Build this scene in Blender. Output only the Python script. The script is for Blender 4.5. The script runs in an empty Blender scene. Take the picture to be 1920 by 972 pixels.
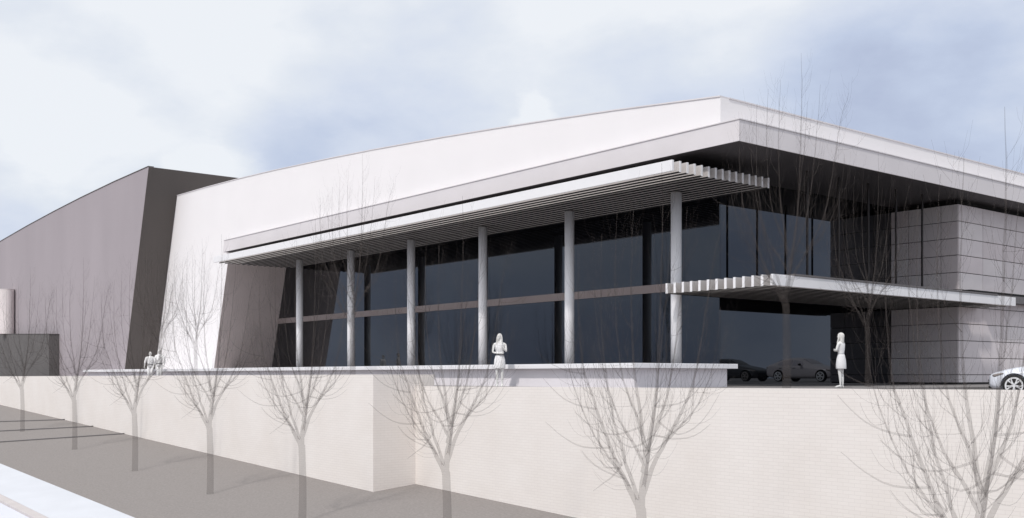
import bpy, bmesh, math, random
from mathutils import Vector, Matrix
PI = math.pi
C = bpy.context.scene.collection
S = bpy.context.scene

# ---------------------------------------------------------------- camera
# world: x runs along the long facade, y into the building, z = 0 at eye level
HEAD = math.radians(90 - 39.144)
cam = bpy.data.cameras.new('camera')
cam.lens = 36 * 1978 / 1920
cam.sensor_width = 36
cam.shift_y = 218 / 1920
cam.clip_start = 0.1
cam.clip_end = 3000
camo = bpy.data.objects.new('camera', cam)
C.objects.link(camo)
camo.location = (0, 0, 0)
camo.rotation_euler = (PI / 2, 0, HEAD)
S.camera = camo
CA, SA = 0.775562, 0.631271

# ---------------------------------------------------------------- light
SUN = Vector((0.40, -1.0, 1.3)).normalized()
elev = math.asin(SUN.z)
az = math.atan2(SUN.x, SUN.y)
S.render.engine = 'CYCLES'
S.cycles.transparent_max_bounces = 64
S.cycles.max_bounces = 8
S.view_settings.view_transform = 'Standard'
S.view_settings.look = 'None'
S.view_settings.gamma = 1
S.view_settings.exposure = 0
W = bpy.data.worlds.new('World')
S.world = W
W.use_nodes = True
nt = W.node_tree
nt.nodes.clear()


def N(nt, kind, **kw):
    n = nt.nodes.new(kind)
    for k, v in kw.items():
        setattr(n, k, v)
    return n


def L(nt, a, b):
    nt.links.new(a, b)


def mixc(nt, fac, a, b, blend='MIX'):
    m = N(nt, 'ShaderNodeMix', data_type='RGBA', blend_type=blend)
    if isinstance(fac, (int, float)):
        m.inputs[0].default_value = fac
    else:
        L(nt, fac, m.inputs[0])
    for i, v in ((6, a), (7, b)):
        if isinstance(v, tuple):
            m.inputs[i].default_value = v if len(v) == 4 else v + (1,)
        else:
            L(nt, v, m.inputs[i])
    return m.outputs[2]


def ramp(nt, fac, stops, interp='LINEAR'):
    r = N(nt, 'ShaderNodeValToRGB')
    r.color_ramp.interpolation = interp
    el = r.color_ramp.elements
    while len(el) < len(stops):
        el.new(0.5)
    for e, (p, c) in zip(el, stops):
        e.position = p
        e.color = c if len(c) == 4 else tuple(c) + (1,)
    L(nt, fac, r.inputs[0])
    return r.outputs[0]


def mth(nt, op, a, b=None, clamp=False):
    m = N(nt, 'ShaderNodeMath', operation=op, use_clamp=clamp)
    for i, v in ((0, a), (1, b)):
        if v is None:
            continue
        if isinstance(v, (int, float)):
            m.inputs[i].default_value = v
        else:
            L(nt, v, m.inputs[i])
    return m.outputs[0]


SKYK = 0.1
sky = N(nt, 'ShaderNodeTexSky', sky_type='NISHITA')
sky.sun_disc = False
sky.sun_elevation = elev
sky.sun_rotation = az
sky.air_density = 1.0
sky.dust_density = 1.5
tc = N(nt, 'ShaderNodeTexCoord')
gen = tc.outputs['Generated']
mp = N(nt, 'ShaderNodeMapping')
mp.inputs['Scale'].default_value = (1.0, 1.0, 1.9)
L(nt, gen, mp.inputs[0])
n1 = N(nt, 'ShaderNodeTexNoise')
n1.inputs['Scale'].default_value = 2.6
n1.inputs['Detail'].default_value = 6
n1.inputs['Roughness'].default_value = 0.52
n1.inputs['Distortion'].default_value = 0.25
L(nt, mp.outputs[0], n1.inputs['Vector'])
n2 = N(nt, 'ShaderNodeTexNoise')
n2.inputs['Scale'].default_value = 6.5
n2.inputs['Detail'].default_value = 7
n2.inputs['Roughness'].default_value = 0.55
L(nt, mp.outputs[0], n2.inputs['Vector'])


def skydir(px, py):
    t = (px - 960) / 1978
    return Vector((-CA + SA * t, SA + CA * t, (704 - py) / 1978)).normalized()


dist = N(nt, 'ShaderNodeMix', data_type='VECTOR')
dist.inputs[0].default_value = 0.10
L(nt, gen, dist.inputs[4])
L(nt, n2.outputs['Color'], dist.inputs[5])
warp = dist.outputs[1]


def blob(px, py, rad, soft):
    """soft bank of cloud round one direction of the sky"""
    d = skydir(px, py) * 0.9 + Vector((0.5, 0.5, 0.5)) * 0.1
    v = N(nt, 'ShaderNodeVectorMath', operation='DISTANCE')
    L(nt, warp, v.inputs[0])
    v.inputs[1].default_value = d
    m = N(nt, 'ShaderNodeMapRange', interpolation_type='SMOOTHSTEP')
    L(nt, v.outputs['Value'], m.inputs[0])
    m.inputs[1].default_value = rad / 1978 * 0.9
    m.inputs[2].default_value = (rad + soft) / 1978 * 0.9
    m.inputs[3].default_value = 1
    m.inputs[4].default_value = 0
    return m.outputs[0]


bright = mth(nt, 'MULTIPLY', mth(nt, 'SUBTRACT', n1.outputs[0], 0.5), 1.7)
bright = mth(nt, 'ADD', bright, 0.60)
bright = mth(nt, 'ADD', bright, mth(nt, 'MULTIPLY', mth(nt, 'SUBTRACT', n2.outputs[0], 0.5), 0.95))
for px, py, r, s, k in [(60, 190, 60, 120, .30), (190, 250, 40, 100, .30), (400, 310, 50, 55, .42),
                        (1000, 215, 30, 25, .30), (60, 360, 60, 90, .15), (250, 20, 160, 300, .10),
                        (1180, 180, 60, 170, -.22), (1800, 240, 120, 330, -.30), (530, 250, 20, 90, -.12),
                        (130, 300, 30, 60, -.15), (1500, 60, 200, 260, .12), (1600, 300, 120, 200, -.12), (900, 60, 100, 350, .10)]:
    bright = mth(nt, 'ADD', bright, mth(nt, 'MULTIPLY', blob(px, py, r, s), k))
sz_ = N(nt, 'ShaderNodeSeparateXYZ')
L(nt, gen, sz_.inputs[0])
elz = mth(nt, 'MINIMUM', mth(nt, 'MAXIMUM', sz_.outputs[2], 0.0), 0.45)
bright = mth(nt, 'ADD', bright, mth(nt, 'MULTIPLY', mth(nt, 'SUBTRACT', elz, 0.2), 1.7))
cloudcol = ramp(nt, bright, [(0.0, (.44, .50, .67)), (0.30, (.56, .635, .80)), (0.55, (.69, .75, .875)),
                             (0.8, (.79, .835, .91)), (1.0, (.89, .92, .965))])
cloud = mixc(nt, 1.0, cloudcol, (1 / SKYK,) * 3, 'MULTIPLY')
cm = [n for n in nt.nodes if n.bl_idname == 'ShaderNodeMix'][-1]
cm.clamp_result = False
col = mixc(nt, 0.94, sky.outputs[0], cloud)  # thin haze of cloud over the blue
bg = N(nt, 'ShaderNodeBackground')
bg.inputs[1].default_value = SKYK
L(nt, col, bg.inputs[0])
wo = N(nt, 'ShaderNodeOutputWorld')
L(nt, bg.outputs[0], wo.inputs[0])

ld = bpy.data.lights.new('sun', 'SUN')
ld.energy = 2.3
ld.angle = math.radians(3.0)
ld.color = (1.0, 0.965, 0.93)
lo = bpy.data.objects.new('sun', ld)
C.objects.link(lo)
lo.rotation_euler = SUN.to_track_quat('Z', 'Y').to_euler()
lo.location = (0, 0, 60)


# ---------------------------------------------------------------- materials
def mat(name, col, rough=0.7, var=0.06, scale=3.0, bump=0.0, bscale=40, spec=0.3, metal=0, streak=False):
    m = bpy.data.materials.new(name)
    m.use_nodes = True
    t = m.node_tree
    b = t.nodes['Principled BSDF']
    b.inputs['Roughness'].default_value = rough
    b.inputs['Specular IOR Level'].default_value = spec
    b.inputs['Metallic'].default_value = metal
    co = N(t, 'ShaderNodeTexCoord')
    v = co.outputs['Object']
    no = N(t, 'ShaderNodeTexNoise')
    no.inputs['Scale'].default_value = scale
    no.inputs['Detail'].default_value = 5
    if streak:
        mm = N(t, 'ShaderNodeMapping')
        mm.inputs['Scale'].default_value = (1, 1, 0.25)
        L(t, v, mm.inputs[0])
        L(t, mm.outputs[0], no.inputs['Vector'])
    else:
        L(t, v, no.inputs['Vector'])
    lo_ = tuple(c * (1 - var) for c in col)
    hi_ = tuple(min(1, c * (1 + var)) for c in col)
    c = ramp(t, no.outputs[0], [(0.3, lo_), (0.7, hi_)])
    L(t, c, b.inputs['Base Color'])
    if bump:
        nb = N(t, 'ShaderNodeTexNoise')
        nb.inputs['Scale'].default_value = bscale
        nb.inputs['Detail'].default_value = 4
        L(t, v, nb.inputs['Vector'])
        bp = N(t, 'ShaderNodeBump')
        bp.inputs['Strength'].default_value = bump
        bp.inputs['Distance'].default_value = 0.02
        L(t, nb.outputs[0], bp.inputs['Height'])
        L(t, bp.outputs[0], b.inputs['Normal'])
    return m


def brick_mat(name, c1, c2, mortar):
    m = bpy.data.materials.new(name)
    m.use_nodes = True
    t = m.node_tree
    b = t.nodes['Principled BSDF']
    b.inputs['Roughness'].default_value = 0.9
    b.inputs['Specular IOR Level'].default_value = 0.15
    co = N(t, 'ShaderNodeTexCoord')
    sx = N(t, 'ShaderNodeSeparateXYZ')
    L(t, co.outputs['Object'], sx.inputs[0])
    u = mth(t, 'ADD', sx.outputs[0], sx.outputs[1])
    cx = N(t, 'ShaderNodeCombineXYZ')
    L(t, u, cx.inputs[0])
    L(t, sx.outputs[2], cx.inputs[1])
    br = N(t, 'ShaderNodeTexBrick')
    br.inputs['Scale'].default_value = 1
    br.inputs['Brick Width'].default_value = 0.29
    br.inputs['Row Height'].default_value = 0.085
    br.inputs['Mortar Size'].default_value = 0.006
    br.inputs['Color1'].default_value = c1 + (1,)
    br.inputs['Color2'].default_value = c2 + (1,)
    br.inputs['Mortar'].default_value = mortar + (1,)
    L(t, cx.outputs[0], br.inputs['Vector'])
    no = N(t, 'ShaderNodeTexNoise')
    no.inputs['Scale'].default_value = 0.6
    no.inputs['Detail'].default_value = 6
    L(t, co.outputs['Object'], no.inputs['Vector'])
    g = ramp(t, no.outputs[0], [(0.3, (.95, .94, .93)), (0.7, (1, 1, 1))])
    c = mixc(t, 1.0, br.outputs[0], g, 'MULTIPLY')
    L(t, c, b.inputs['Base Color'])
    bp = N(t, 'ShaderNodeBump')
    bp.inputs['Strength'].default_value = 0.25
    bp.inputs['Distance'].default_value = 0.01
    bp.invert = True
    L(t, br.outputs['Fac'], bp.inputs['Height'])
    L(t, bp.outputs[0], b.inputs['Normal'])
    return m


def glass_mat(name):
    m = bpy.data.materials.new(name)
    m.use_nodes = True
    t = m.node_tree
    b = t.nodes['Principled BSDF']
    b.inputs['Base Color'].default_value = (0.004, 0.004, 0.005, 1)
    b.inputs['Roughness'].default_value = 0.0
    b.inputs['IOR'].default_value = 1.65
    b.inputs['Specular Tint'].default_value = (0.76, 0.86, 1.0, 1)
    return m


def bark_mat(name, colr, alpha):
    m = bpy.data.materials.new(name)
    m.use_nodes = True
    t = m.node_tree
    t.nodes.clear()
    co = N(t, 'ShaderNodeTexCoord')
    no = N(t, 'ShaderNodeTexNoise')
    no.inputs['Scale'].default_value = 6
    L(t, co.outputs['Object'], no.inputs['Vector'])
    c = ramp(t, no.outputs[0], [(0.35, tuple(x * .8 for x in colr)), (0.65, tuple(x * 1.2 for x in colr))])
    d = N(t, 'ShaderNodeBsdfDiffuse')
    L(t, c, d.inputs[0])
    tr = N(t, 'ShaderNodeBsdfTransparent')
    ge = N(t, 'ShaderNodeNewGeometry')
    fac = mth(t, 'MULTIPLY', mth(t, 'SUBTRACT', 1.0, ge.outputs['Backfacing']), alpha)
    mx = N(t, 'ShaderNodeMixShader')
    L(t, fac, mx.inputs[0])
    L(t, tr.outputs[0], mx.inputs[1])
    L(t, d.outputs[0], mx.inputs[2])
    o = N(t, 'ShaderNodeOutputMaterial')
    L(t, mx.outputs[0], o.inputs[0])
    return m


M = dict(
    white=mat('white_render', (.835, .81, .812), .8, .015, .35, .08, 60),
    fascia=mat('fascia_plaster', (.70, .665, .675), .8, .04, .5, .08, 50),
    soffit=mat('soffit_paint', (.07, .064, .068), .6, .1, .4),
    dark=mat('mauve_cladding', (.37, .33, .348), .75, .05, .25, .05, 30, streak=True),
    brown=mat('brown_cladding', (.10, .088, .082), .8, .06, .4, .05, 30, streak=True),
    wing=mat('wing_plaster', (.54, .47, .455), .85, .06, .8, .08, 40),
    block=brick_mat('cream_blockwork', (.82, .775, .738), (.80, .755, .718), (.735, .69, .655)),
    ground=mat('tarmac', (.275, .252, .24), .95, .10, 14, .6, 60, .1),
    paving=mat('pale_concrete', (.62, .635, .67), .85, .03, .8, .05, 60),
    kerb=mat('kerb_concrete', (.55, .51, .50), .85, .05, 2, .1, 60),
    road=mat('road_concrete', (.66, .67, .74), .8, .04, .5, .05, 50),
    terrace=mat('terrace_concrete', (.24, .225, .22), .85, .04, .8, .05, 50),
    bench=mat('bench_concrete', (.80, .79, .81), .75, .02, 1.5, .03, 50),
    benchbase=mat('bench_base_concrete', (.80, .765, .79), .8, .04, 1.2, .03, 50),
    slat=mat('grey_slat', (.52, .49, .475), .6, .03, 2, 0),  # inner louvres painted darker than the white ends, imitating shade in the gaps
    metal=mat('white_painted_metal', (.80, .79, .80), .5, .02, 2, 0),
    plate=mat('grey_flashing', (.14, .13, .13), .5, .06, 2, 0),
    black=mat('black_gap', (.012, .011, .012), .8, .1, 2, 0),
    rod=mat('dark_rod_steel', (.03, .026, .026), .5, .1, 2, 0, metal=.4),
    transom=mat('brown_transom', (.30, .25, .24), .6, .06, 1, 0),
    coping=mat('grey_coping', (.70, .67, .68), .6, .04, 1, 0),
    panelA=mat('stone_panel', (.68, .625, .63), .7, .06, .9, .06, 40),
    panelB=mat('stone_panel_warm', (.665, .60, .605), .7, .07, .7, .06, 40),
    panelC=mat('stone_panel_pale', (.70, .65, .65), .7, .05, .8, .06, 40),
    joint=mat('dark_joint', (.055, .05, .05), .9, .1, 3, 0),
    tank=mat('tank_steel', (.72, .66, .65), .5, .08, 1.5, .05, 20, streak=True),
    box=mat('dark_grey_block', (.13, .122, .12), .85, .08, .8, .1, 30),
    glass=glass_mat('tinted_glass'),
    bark=bark_mat('pale_grey_bark', (.085, .073, .068), .31),
    twig=bark_mat('pale_grey_twig', (.085, .073, .068), .24),
    figure=mat('white_figure', (.76, .75, .73), .7, .03, 8, 0),
    hair=mat('white_hair', (.66, .64, .61), .6, .12, 30, .3, 90),
    cloth=mat('white_cloth', (.80, .79, .79), .85, .04, 10, .2, 50),
    belt=mat('dark_belt', (.06, .055, .06), .6, .1, 5, 0),
    shade=mat('grey_feature', (.28, .25, .24), .7, .1, 9, 0),
    carw=mat('white_car_paint', (.74, .76, .82), .25, .01, 1, 0, spec=.5),
    carg=mat('grey_car_paint', (.50, .46, .47), .3, .01, 1, 0, spec=.5),
    card=mat('dark_car_paint', (.05, .05, .055), .3, .02, 1, 0, spec=.5),
    cglw=mat('pale_car_window', (.55, .60, .68), .15, .02, 1, 0, spec=.6),
    cglg=mat('grey_car_window', (.40, .37, .40), .15, .02, 1, 0, spec=.6),
    cgld=mat('dark_car_window', (.03, .03, .035), .1, .02, 1, 0, spec=.6),
    tyre=mat('tyre_rubber', (.02, .02, .02), .85, .1, 9, 0),
    rim=mat('white_rim', (.72, .72, .73), .4, .02, 5, 0),
)


# ---------------------------------------------------------------- helpers
def obj(name, bm, m, parent=None, smooth=False, label=None, cat=None, group=None, kind=None):
    me = bpy.data.meshes.new(name)
    bmesh.ops.recalc_face_normals(bm, faces=bm.faces[:])
    bm.to_mesh(me)
    bm.free()
    if smooth:
        me.polygons.foreach_set('use_smooth', [True] * len(me.polygons))
    me.materials.append(m)
    o = bpy.data.objects.new(name, me)
    C.objects.link(o)
    if parent is not None:
        o.parent = parent
    tag(o, label, cat, group, kind)
    return o


def tag(o, label=None, cat=None, group=None, kind=None):
    for k, v in (('label', label), ('category', cat), ('group', group), ('kind', kind)):
        if v:
            o[k] = v
    return o


def thing(name, label, cat, loc=(0, 0, 0), rz=0, group=None):
    o = bpy.data.objects.new(name, None)
    o.empty_display_size = .2
    C.objects.link(o)
    o.location = loc
    o.rotation_euler = (0, 0, rz)
    return tag(o, label, cat, group)


def box(bm, x0, x1, y0, y1, z0, z1, bev=0):
    vs = [bm.verts.new((x, y, z)) for z in (z0, z1) for (x, y) in ((x0, y0), (x1, y0), (x1, y1), (x0, y1))]
    fs = [bm.faces.new([vs[i] for i in f]) for f in
          ((3, 2, 1, 0), (4, 5, 6, 7), (0, 1, 5, 4), (1, 2, 6, 5), (2, 3, 7, 6), (3, 0, 4, 7))]
    if bev:
        es = list({e for f in fs for e in f.edges})
        bmesh.ops.bevel(bm, geom=es, offset=bev, segments=1, affect='EDGES')
    return bm


def bx(*a, bev=0):
    return box(bmesh.new(), *a, bev=bev)


def prism_y(bm, pts, y0, y1):
    """polygon in x,z extruded along y"""
    a = [bm.verts.new((x, y0, z)) for x, z in pts]
    b = [bm.verts.new((x, y1, z)) for x, z in pts]
    n = len(pts)
    bm.faces.new(a)
    bm.faces.new(b[::-1])
    for i in range(n):
        bm.faces.new((a[i], b[i], b[(i + 1) % n], a[(i + 1) % n]))
    return bm


def tube(bm, pts, rads, seg=6, cap=True):
    rings = []
    pts = [Vector(p) for p in pts]
    up0 = None
    for i, p in enumerate(pts):
        d = (pts[min(i + 1, len(pts) - 1)] - pts[max(i - 1, 0)]).normalized()
        if up0 is None:
            up0 = d.orthogonal().normalized()
        else:
            up0 = (up0 - d * up0.dot(d)).normalized()
        w = d.cross(up0)
        rings.append([bm.verts.new(p + (up0 * math.cos(2 * PI * k / seg) + w * math.sin(2 * PI * k / seg)) * rads[i])
                      for k in range(seg)])
    for a, b in zip(rings, rings[1:]):
        for k in range(seg):
            bm.faces.new((a[k], a[(k + 1) % seg], b[(k + 1) % seg], b[k]))
    if cap:
        bm.faces.new(rings[0][::-1])
        bm.faces.new(rings[-1])
    return bm


def cyl(bm, x, y, z0, z1, r, seg=32):
    return tube(bm, [(x, y, z0), (x, y, z1)], [r, r], seg)


def copy_tree(o, parent=None):
    c = o.copy()
    C.objects.link(c)
    c.parent = parent
    for ch in list(o.children):
        copy_tree(ch, c)
    return c


# ---------------------------------------------------------------- ground
TZ = -0.38


def G(x, y):
    x = max(-115, min(60, x))
    y = max(-30, min(23, y))
    return -3.93 + .095 * (y - 18.8) - .038 * (x + 30.5)


def sheet(name, x0, x1, y0, y1, m, dz, nx=24, thick=0):
    bm = bmesh.new()
    xs = [x0 + (x1 - x0) * i / nx for i in range(nx + 1)]
    a = [[bm.verts.new((x, y, G(x, y) + dz)) for x in xs] for y in (y0, y1)]
    for i in range(nx):
        bm.faces.new((a[0][i], a[0][i + 1], a[1][i + 1], a[1][i]))
    if thick:
        b = [[bm.verts.new((x, y, G(x, y) + dz - thick)) for x in xs] for y in (y0, y1)]
        for j in (0, 1):
            for i in range(nx):
                bm.faces.new((a[j][i], a[j][i + 1], b[j][i + 1], b[j][i]))
    return obj(name, bm, m, kind='structure')


bm = bmesh.new()
xs = [-1500, -600, -250, -115] + [-115 + 175 * i / 20 for i in range(1, 20)] + [60, 200, 600, 1500]
ys = [-1500, -500, -120, -30, -10, 0, 5, 9, 12, 15, 18, 20.5, 23, 60, 200, 600, 1500]
gr = [[bm.verts.new((x, y, G(x, y))) for x in xs] for y in ys]
for j in range(len(ys) - 1):
    for i in range(len(xs) - 1):
        bm.faces.new((gr[j][i], gr[j][i + 1], gr[j + 1][i + 1], gr[j + 1][i]))
obj('ground', bm, M['ground'], kind='structure')
sheet('pavement', -115, 60, 9.74, 11.62, M['paving'], .09, thick=.12)
sheet('kerb', -115, 60, 9.42, 9.735, M['kerb'], .085, thick=.2)
sheet('road', -115, 60, 2.2, 9.415, M['road'], .006)
# dark strips painting the shadow lines of small steps in the slope
for (xa, ya, xb, yb), lab in zip([(-54.6, 18.75, -57.9, 13.2), (-59.6, 18.75, -63.2, 14.2), (-64.8, 18.75, -69, 15)],
                                 ['thin dark edging strip across the grey slope, nearest of three to the camera',
                                  'thin dark edging strip across the grey slope, between the two others',
                                  'thin dark edging strip across the grey slope, farthest of three at the left edge']):
    bm = bmesh.new()
    d = Vector((xb - xa, yb - ya, 0))
    d = d / d.length
    far = Vector((xa, ya, 0)) + d * 9
    w = Vector((-d.y, d.x, 0)) * .07
    prev = None
    for k in range(9):
        p = Vector((xa, ya, 0)).lerp(far, k / 8)
        row = []
        for s in (-1, 1):
            q = p + w * s
            row.append(bm.verts.new((q.x, q.y, G(q.x, q.y) + .05)))
        for s in (1, -1):
            q = p + w * s
            row.append(bm.verts.new((q.x, q.y, G(q.x, q.y) - .1)))
        if prev:
            for i in range(4):
                bm.faces.new((prev[i], prev[(i + 1) % 4], row[(i + 1) % 4], row[i]))
        prev = row
    obj('edging_strip', bm, M['plate'], label=lab, cat='edging', group='dark edging strips on the grey slope')

# terrace floor
obj('terrace_floor', bx(-112, -17.2, 20.75, 110, TZ - .2, TZ), M['terrace'], kind='structure')
obj('terrace_floor', bx(-17.195, 45, 38.5, 110, TZ - .2, TZ), M['terrace'], kind='structure')
obj('driveway', bx(-17.195, 45, 20.75, 38.495, TZ - .6, TZ - .27), M['terrace'], kind='structure')


# ---------------------------------------------------------------- retaining walls
def long_wall(name, x0, x1, y0, y1, z0, z1, lab):
    """wall whose top runs from height z0 at x0 to z1 at x1 and whose foot is sunk in the slope"""
    bm = bmesh.new()
    n = 16
    top, bot = [], []
    for y in (y0, y1):
        top.append([bm.verts.new((x0 + (x1 - x0) * i / n, y, z0 + (z1 - z0) * i / n)) for i in range(n + 1)])
        bot.append([bm.verts.new((x0 + (x1 - x0) * i / n, y, G(x0 + (x1 - x0) * i / n, y0) - .8)) for i in range(n + 1)])
    for i in range(n):
        bm.faces.new((top[0][i], top[0][i + 1], top[1][i + 1], top[1][i]))
        bm.faces.new((bot[0][i], bot[0][i + 1], top[0][i + 1], top[0][i]))
        bm.faces.new((bot[1][i], bot[1][i + 1], top[1][i + 1], top[1][i]))
    for i in (0, n):
        bm.faces.new((bot[0][i], bot[1][i], top[1][i], top[0][i]))
    return bm


t = thing('retaining_wall', 'taller cream block retaining wall stepping forward at the left, behind the row of trees', 'wall', (-30.5, 18.8, -4))
o = obj('wall', long_wall('w', -113 + 30.5, 0, 0, 2.5, 0, 0, ''), M['block'], t)
me = o.data
for v in me.vertices:
    X = v.co.x - 30.5
    i_top = v.co.z > -.5
    if i_top:
        v.co.z = (.027 + .002 * (X + 30.5)) + 4
    else:
        v.co.z = G(X, 18.8) - .8 + 4
t2 = thing('retaining_wall', 'lower cream block retaining wall running along the right half below the terrace', 'wall', (-30.5, 20.5, -4))
o = obj('wall', long_wall('w', .003, 72, 0, .3, 0, 0, ''), M['block'], t2)
for v in o.data.vertices:
    X = v.co.x - 30.5
    v.co.z = (TZ + .0045 * (X + 30.5) + 4) if v.co.z > -.5 else G(X, 20.5) - .8 + 4

# ---------------------------------------------------------------- dark building (left)
LEAN = .342


def xl(h):                     # the leaning end plane of the dark building
    return -70.95 + LEAN * h


prof = [(-150, 8.2), (-125, 10.6), (-112, 11.55), (-103.4, 12.10), (-94.4, 12.54), (-86.6, 12.84), (-80, 13.04), (-73, 13.18), (xl(13.23), 13.23)]
t = thing('dark_hall', 'large dark grey building with curved roofline and leaning end wall at the left', 'building', (-90, 24.36, TZ))
off = Vector((90, -24.36, -TZ))


def place(o, off):
    o.data.transform(Matrix.Translation(off))
    return o


pts = [(-150, -.6)] + prof + [(xl(-.6), -.6)]
place(obj('wall', prism_y(bmesh.new(), pts, 24.36, 75), M['dark'], t), off)
bm = bmesh.new()          # the end face, a leaning slab 40 mm proud, browner and darker than the front
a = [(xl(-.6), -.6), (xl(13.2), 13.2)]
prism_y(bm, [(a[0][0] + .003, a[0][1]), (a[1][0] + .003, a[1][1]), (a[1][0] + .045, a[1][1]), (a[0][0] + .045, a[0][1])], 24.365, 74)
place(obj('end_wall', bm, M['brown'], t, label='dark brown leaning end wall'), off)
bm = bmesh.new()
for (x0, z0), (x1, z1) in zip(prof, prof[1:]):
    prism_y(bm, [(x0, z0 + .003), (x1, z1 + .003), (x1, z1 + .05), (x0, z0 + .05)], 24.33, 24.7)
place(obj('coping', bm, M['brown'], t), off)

t = thing('plant_block', 'low dark grey block at the left edge under the round tank', 'building', (-92, 22, TZ))
bm = bmesh.new()
prism_y(bm, [(-108, TZ), (-85.4, TZ), (-85.4, 3.16), (-108, 3.84)], 23.6, 24.34)
place(obj('block', bm, M['box'], t), Vector((92, -22, -TZ)))
bm = bmesh.new()
prism_y(bm, [(-108, 3.843), (-85.36, 3.163), (-85.36, 3.2), (-108, 3.88)], 23.57, 24.34)
place(obj('coping', bm, M['box'], t), Vector((92, -22, -TZ)))
bm = bmesh.new()
cyl(bm, 0, 0, 0, 3.85, .6, 48)
tk = thing('round_tank', 'pale cylindrical tank standing on the dark block at the left edge', 'tank', (-98.5, 23.74, 3.58))
obj('shell', bm, M['tank'], tk)
bm = bmesh.new()
tube(bm, [(0, 0, 3.853), (0, 0, 3.88), (0, 0, 3.9)], [.62, .62, .1], 48)
obj('lid', bm, M['tank'], tk)

# ---------------------------------------------------------------- white hall
YW, YG, XG = 26.4, 30.2, -25.1
Y2 = 41.6
SOF, FT = 7.285, 7.95


def xw(h):                     # leaning side wall of the recess
    return -61.25 + .318 * h


top = [(-80, 11.9), (-72, 11.78), (-67.0, 11.66), (-62, 11.55), (-57.0, 11.39), (-52.8, 11.21), (-46.8, 10.89), (-42.8, 10.65),
       (-37.15, 10.25), (-33.1, 9.93), (-29.86, 9.65), (-26.7, 9.37), (-21.9, 8.88)]
hall = thing('exhibition_hall', 'long white hall with curved roofline, dark glass recess and deep overhanging roof', 'building', (-45, YW, TZ))
HO = Vector((45, -YW, -TZ))


def hpart(name, bm, m, parent=hall, **k):
    return place(obj(name, bm, m, parent, **k), HO)


pts = [(-73, -.6)] + [(-73, 11.8)] + top[2:] + [(-21.9, 7.6), (xw(7.6), 7.6), (xw(-.6), -.6)]
wall_part = hpart('wall', prism_y(bmesh.new(), pts, YW, 92), M['white'])
bm = bmesh.new()
tt = [(-67.02, 11.66)] + top[3:]
for (x0, z0), (x1, z1) in zip(tt, tt[1:]):
    prism_y(bm, [(x0, z0 + .003), (x1, z1 + .003), (x1, z1 + .045), (x0, z0 + .045)], YW - .03, YW + .4)
box(bm, -22.3, -21.87, YW + .401, 92, 8.883, 8.925)
hpart('coping', bm, M['coping'])
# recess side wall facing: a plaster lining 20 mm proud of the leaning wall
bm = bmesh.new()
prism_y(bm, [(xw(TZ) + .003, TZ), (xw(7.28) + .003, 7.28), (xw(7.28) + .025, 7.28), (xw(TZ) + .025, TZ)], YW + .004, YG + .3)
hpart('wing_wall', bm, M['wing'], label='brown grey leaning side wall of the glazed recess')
# roof slab with fascia and dark soffit
bm = bmesh.new()
prism_y(bm, [(xw(SOF) - .32, SOF), (-20.95, SOF), (-20.95, FT), (xw(FT) - .32, FT)], 26.15, 92)
rs = hpart('roof_slab', bm, M['fascia'])
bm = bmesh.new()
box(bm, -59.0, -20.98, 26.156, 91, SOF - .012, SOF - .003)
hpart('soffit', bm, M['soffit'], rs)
bm = bmesh.new()
box(bm, xw(FT) - .36, -20.92, 26.12, 26.3, FT + .003, FT + .035)
box(bm, -21.1, -20.92, 26.301, 92, FT + .003, FT + .035)
hpart('flashing', bm, M['coping'], rs)
# glazing: front wall of glass in the recess and the entrance glass round the corner
for z0, z1 in ((TZ, 3.2), (3.52, SOF - .02)):
    hpart('window_pane', bx(-62, XG, YG, YG + .05, z0, z1), M['glass'])
hpart('transom', bx(xw(3.3) + .03, XG + .002, YG - .06, YG + .048, 3.203, 3.517), M['transom'])
for z0, z1 in ((TZ + .06, 2.95), (2.953, SOF - .02)):
    hpart('window_pane', bx(XG - .05, XG + .004, YG + .052, Y2 + .4, z0, z1), M['glass'])
hpart('sill', bx(XG - .04, XG + .05, YG + .052, Y2 - .01, TZ, TZ + .058), M['plate'])
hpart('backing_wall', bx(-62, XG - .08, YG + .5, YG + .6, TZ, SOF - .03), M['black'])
# stone clad block
CX = -22.05
cl = hpart('clad_wall', bx(XG + .006, CX - .045, Y2 + .045, 66, TZ, 7.06), M['joint'], label='dark backing of the stone panel cladding')
hpart('recess_band', bx(XG + .006, CX - .2, Y2 + .25, 66, 7.063, SOF - .02), M['black'], cl)
joints = [TZ + .07] + [.015 + .7 * i for i in range(0, 11)]
joints = [TZ + .07, .02, .72, 1.43, 2.13, 2.83, 3.53, 4.24, 4.95, 5.65, 6.35, 7.05]
xj = [XG + .006, -24.27, -22.81, CX]
yj = [Y2, 43.65, 45.7, 47.75, 49.8, 51.85, 53.9, 55.95, 58]
cache = {}
rnd = random.Random(5)


def panel(w, h, axis, x, y, z):
    mk = rnd.choice(['panelA', 'panelA', 'panelB', 'panelC'])
    key = (round(w, 3), round(h, 3), axis, mk)
    if key not in cache:
        if axis == 'x':
            b = bx(.014, w - .014, 0, .04, .014, h - .014, bev=.004)
        else:
            b = bx(-.04, 0, .014, w - .014, .014, h - .014, bev=.004)
        o = obj('panel', b, M[mk], cl)
        cache[key] = o
    else:
        o = cache[key].copy()
        C.objects.link(o)
    o.location = Vector((x, y, z)) + HO
    o.parent = cl


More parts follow.
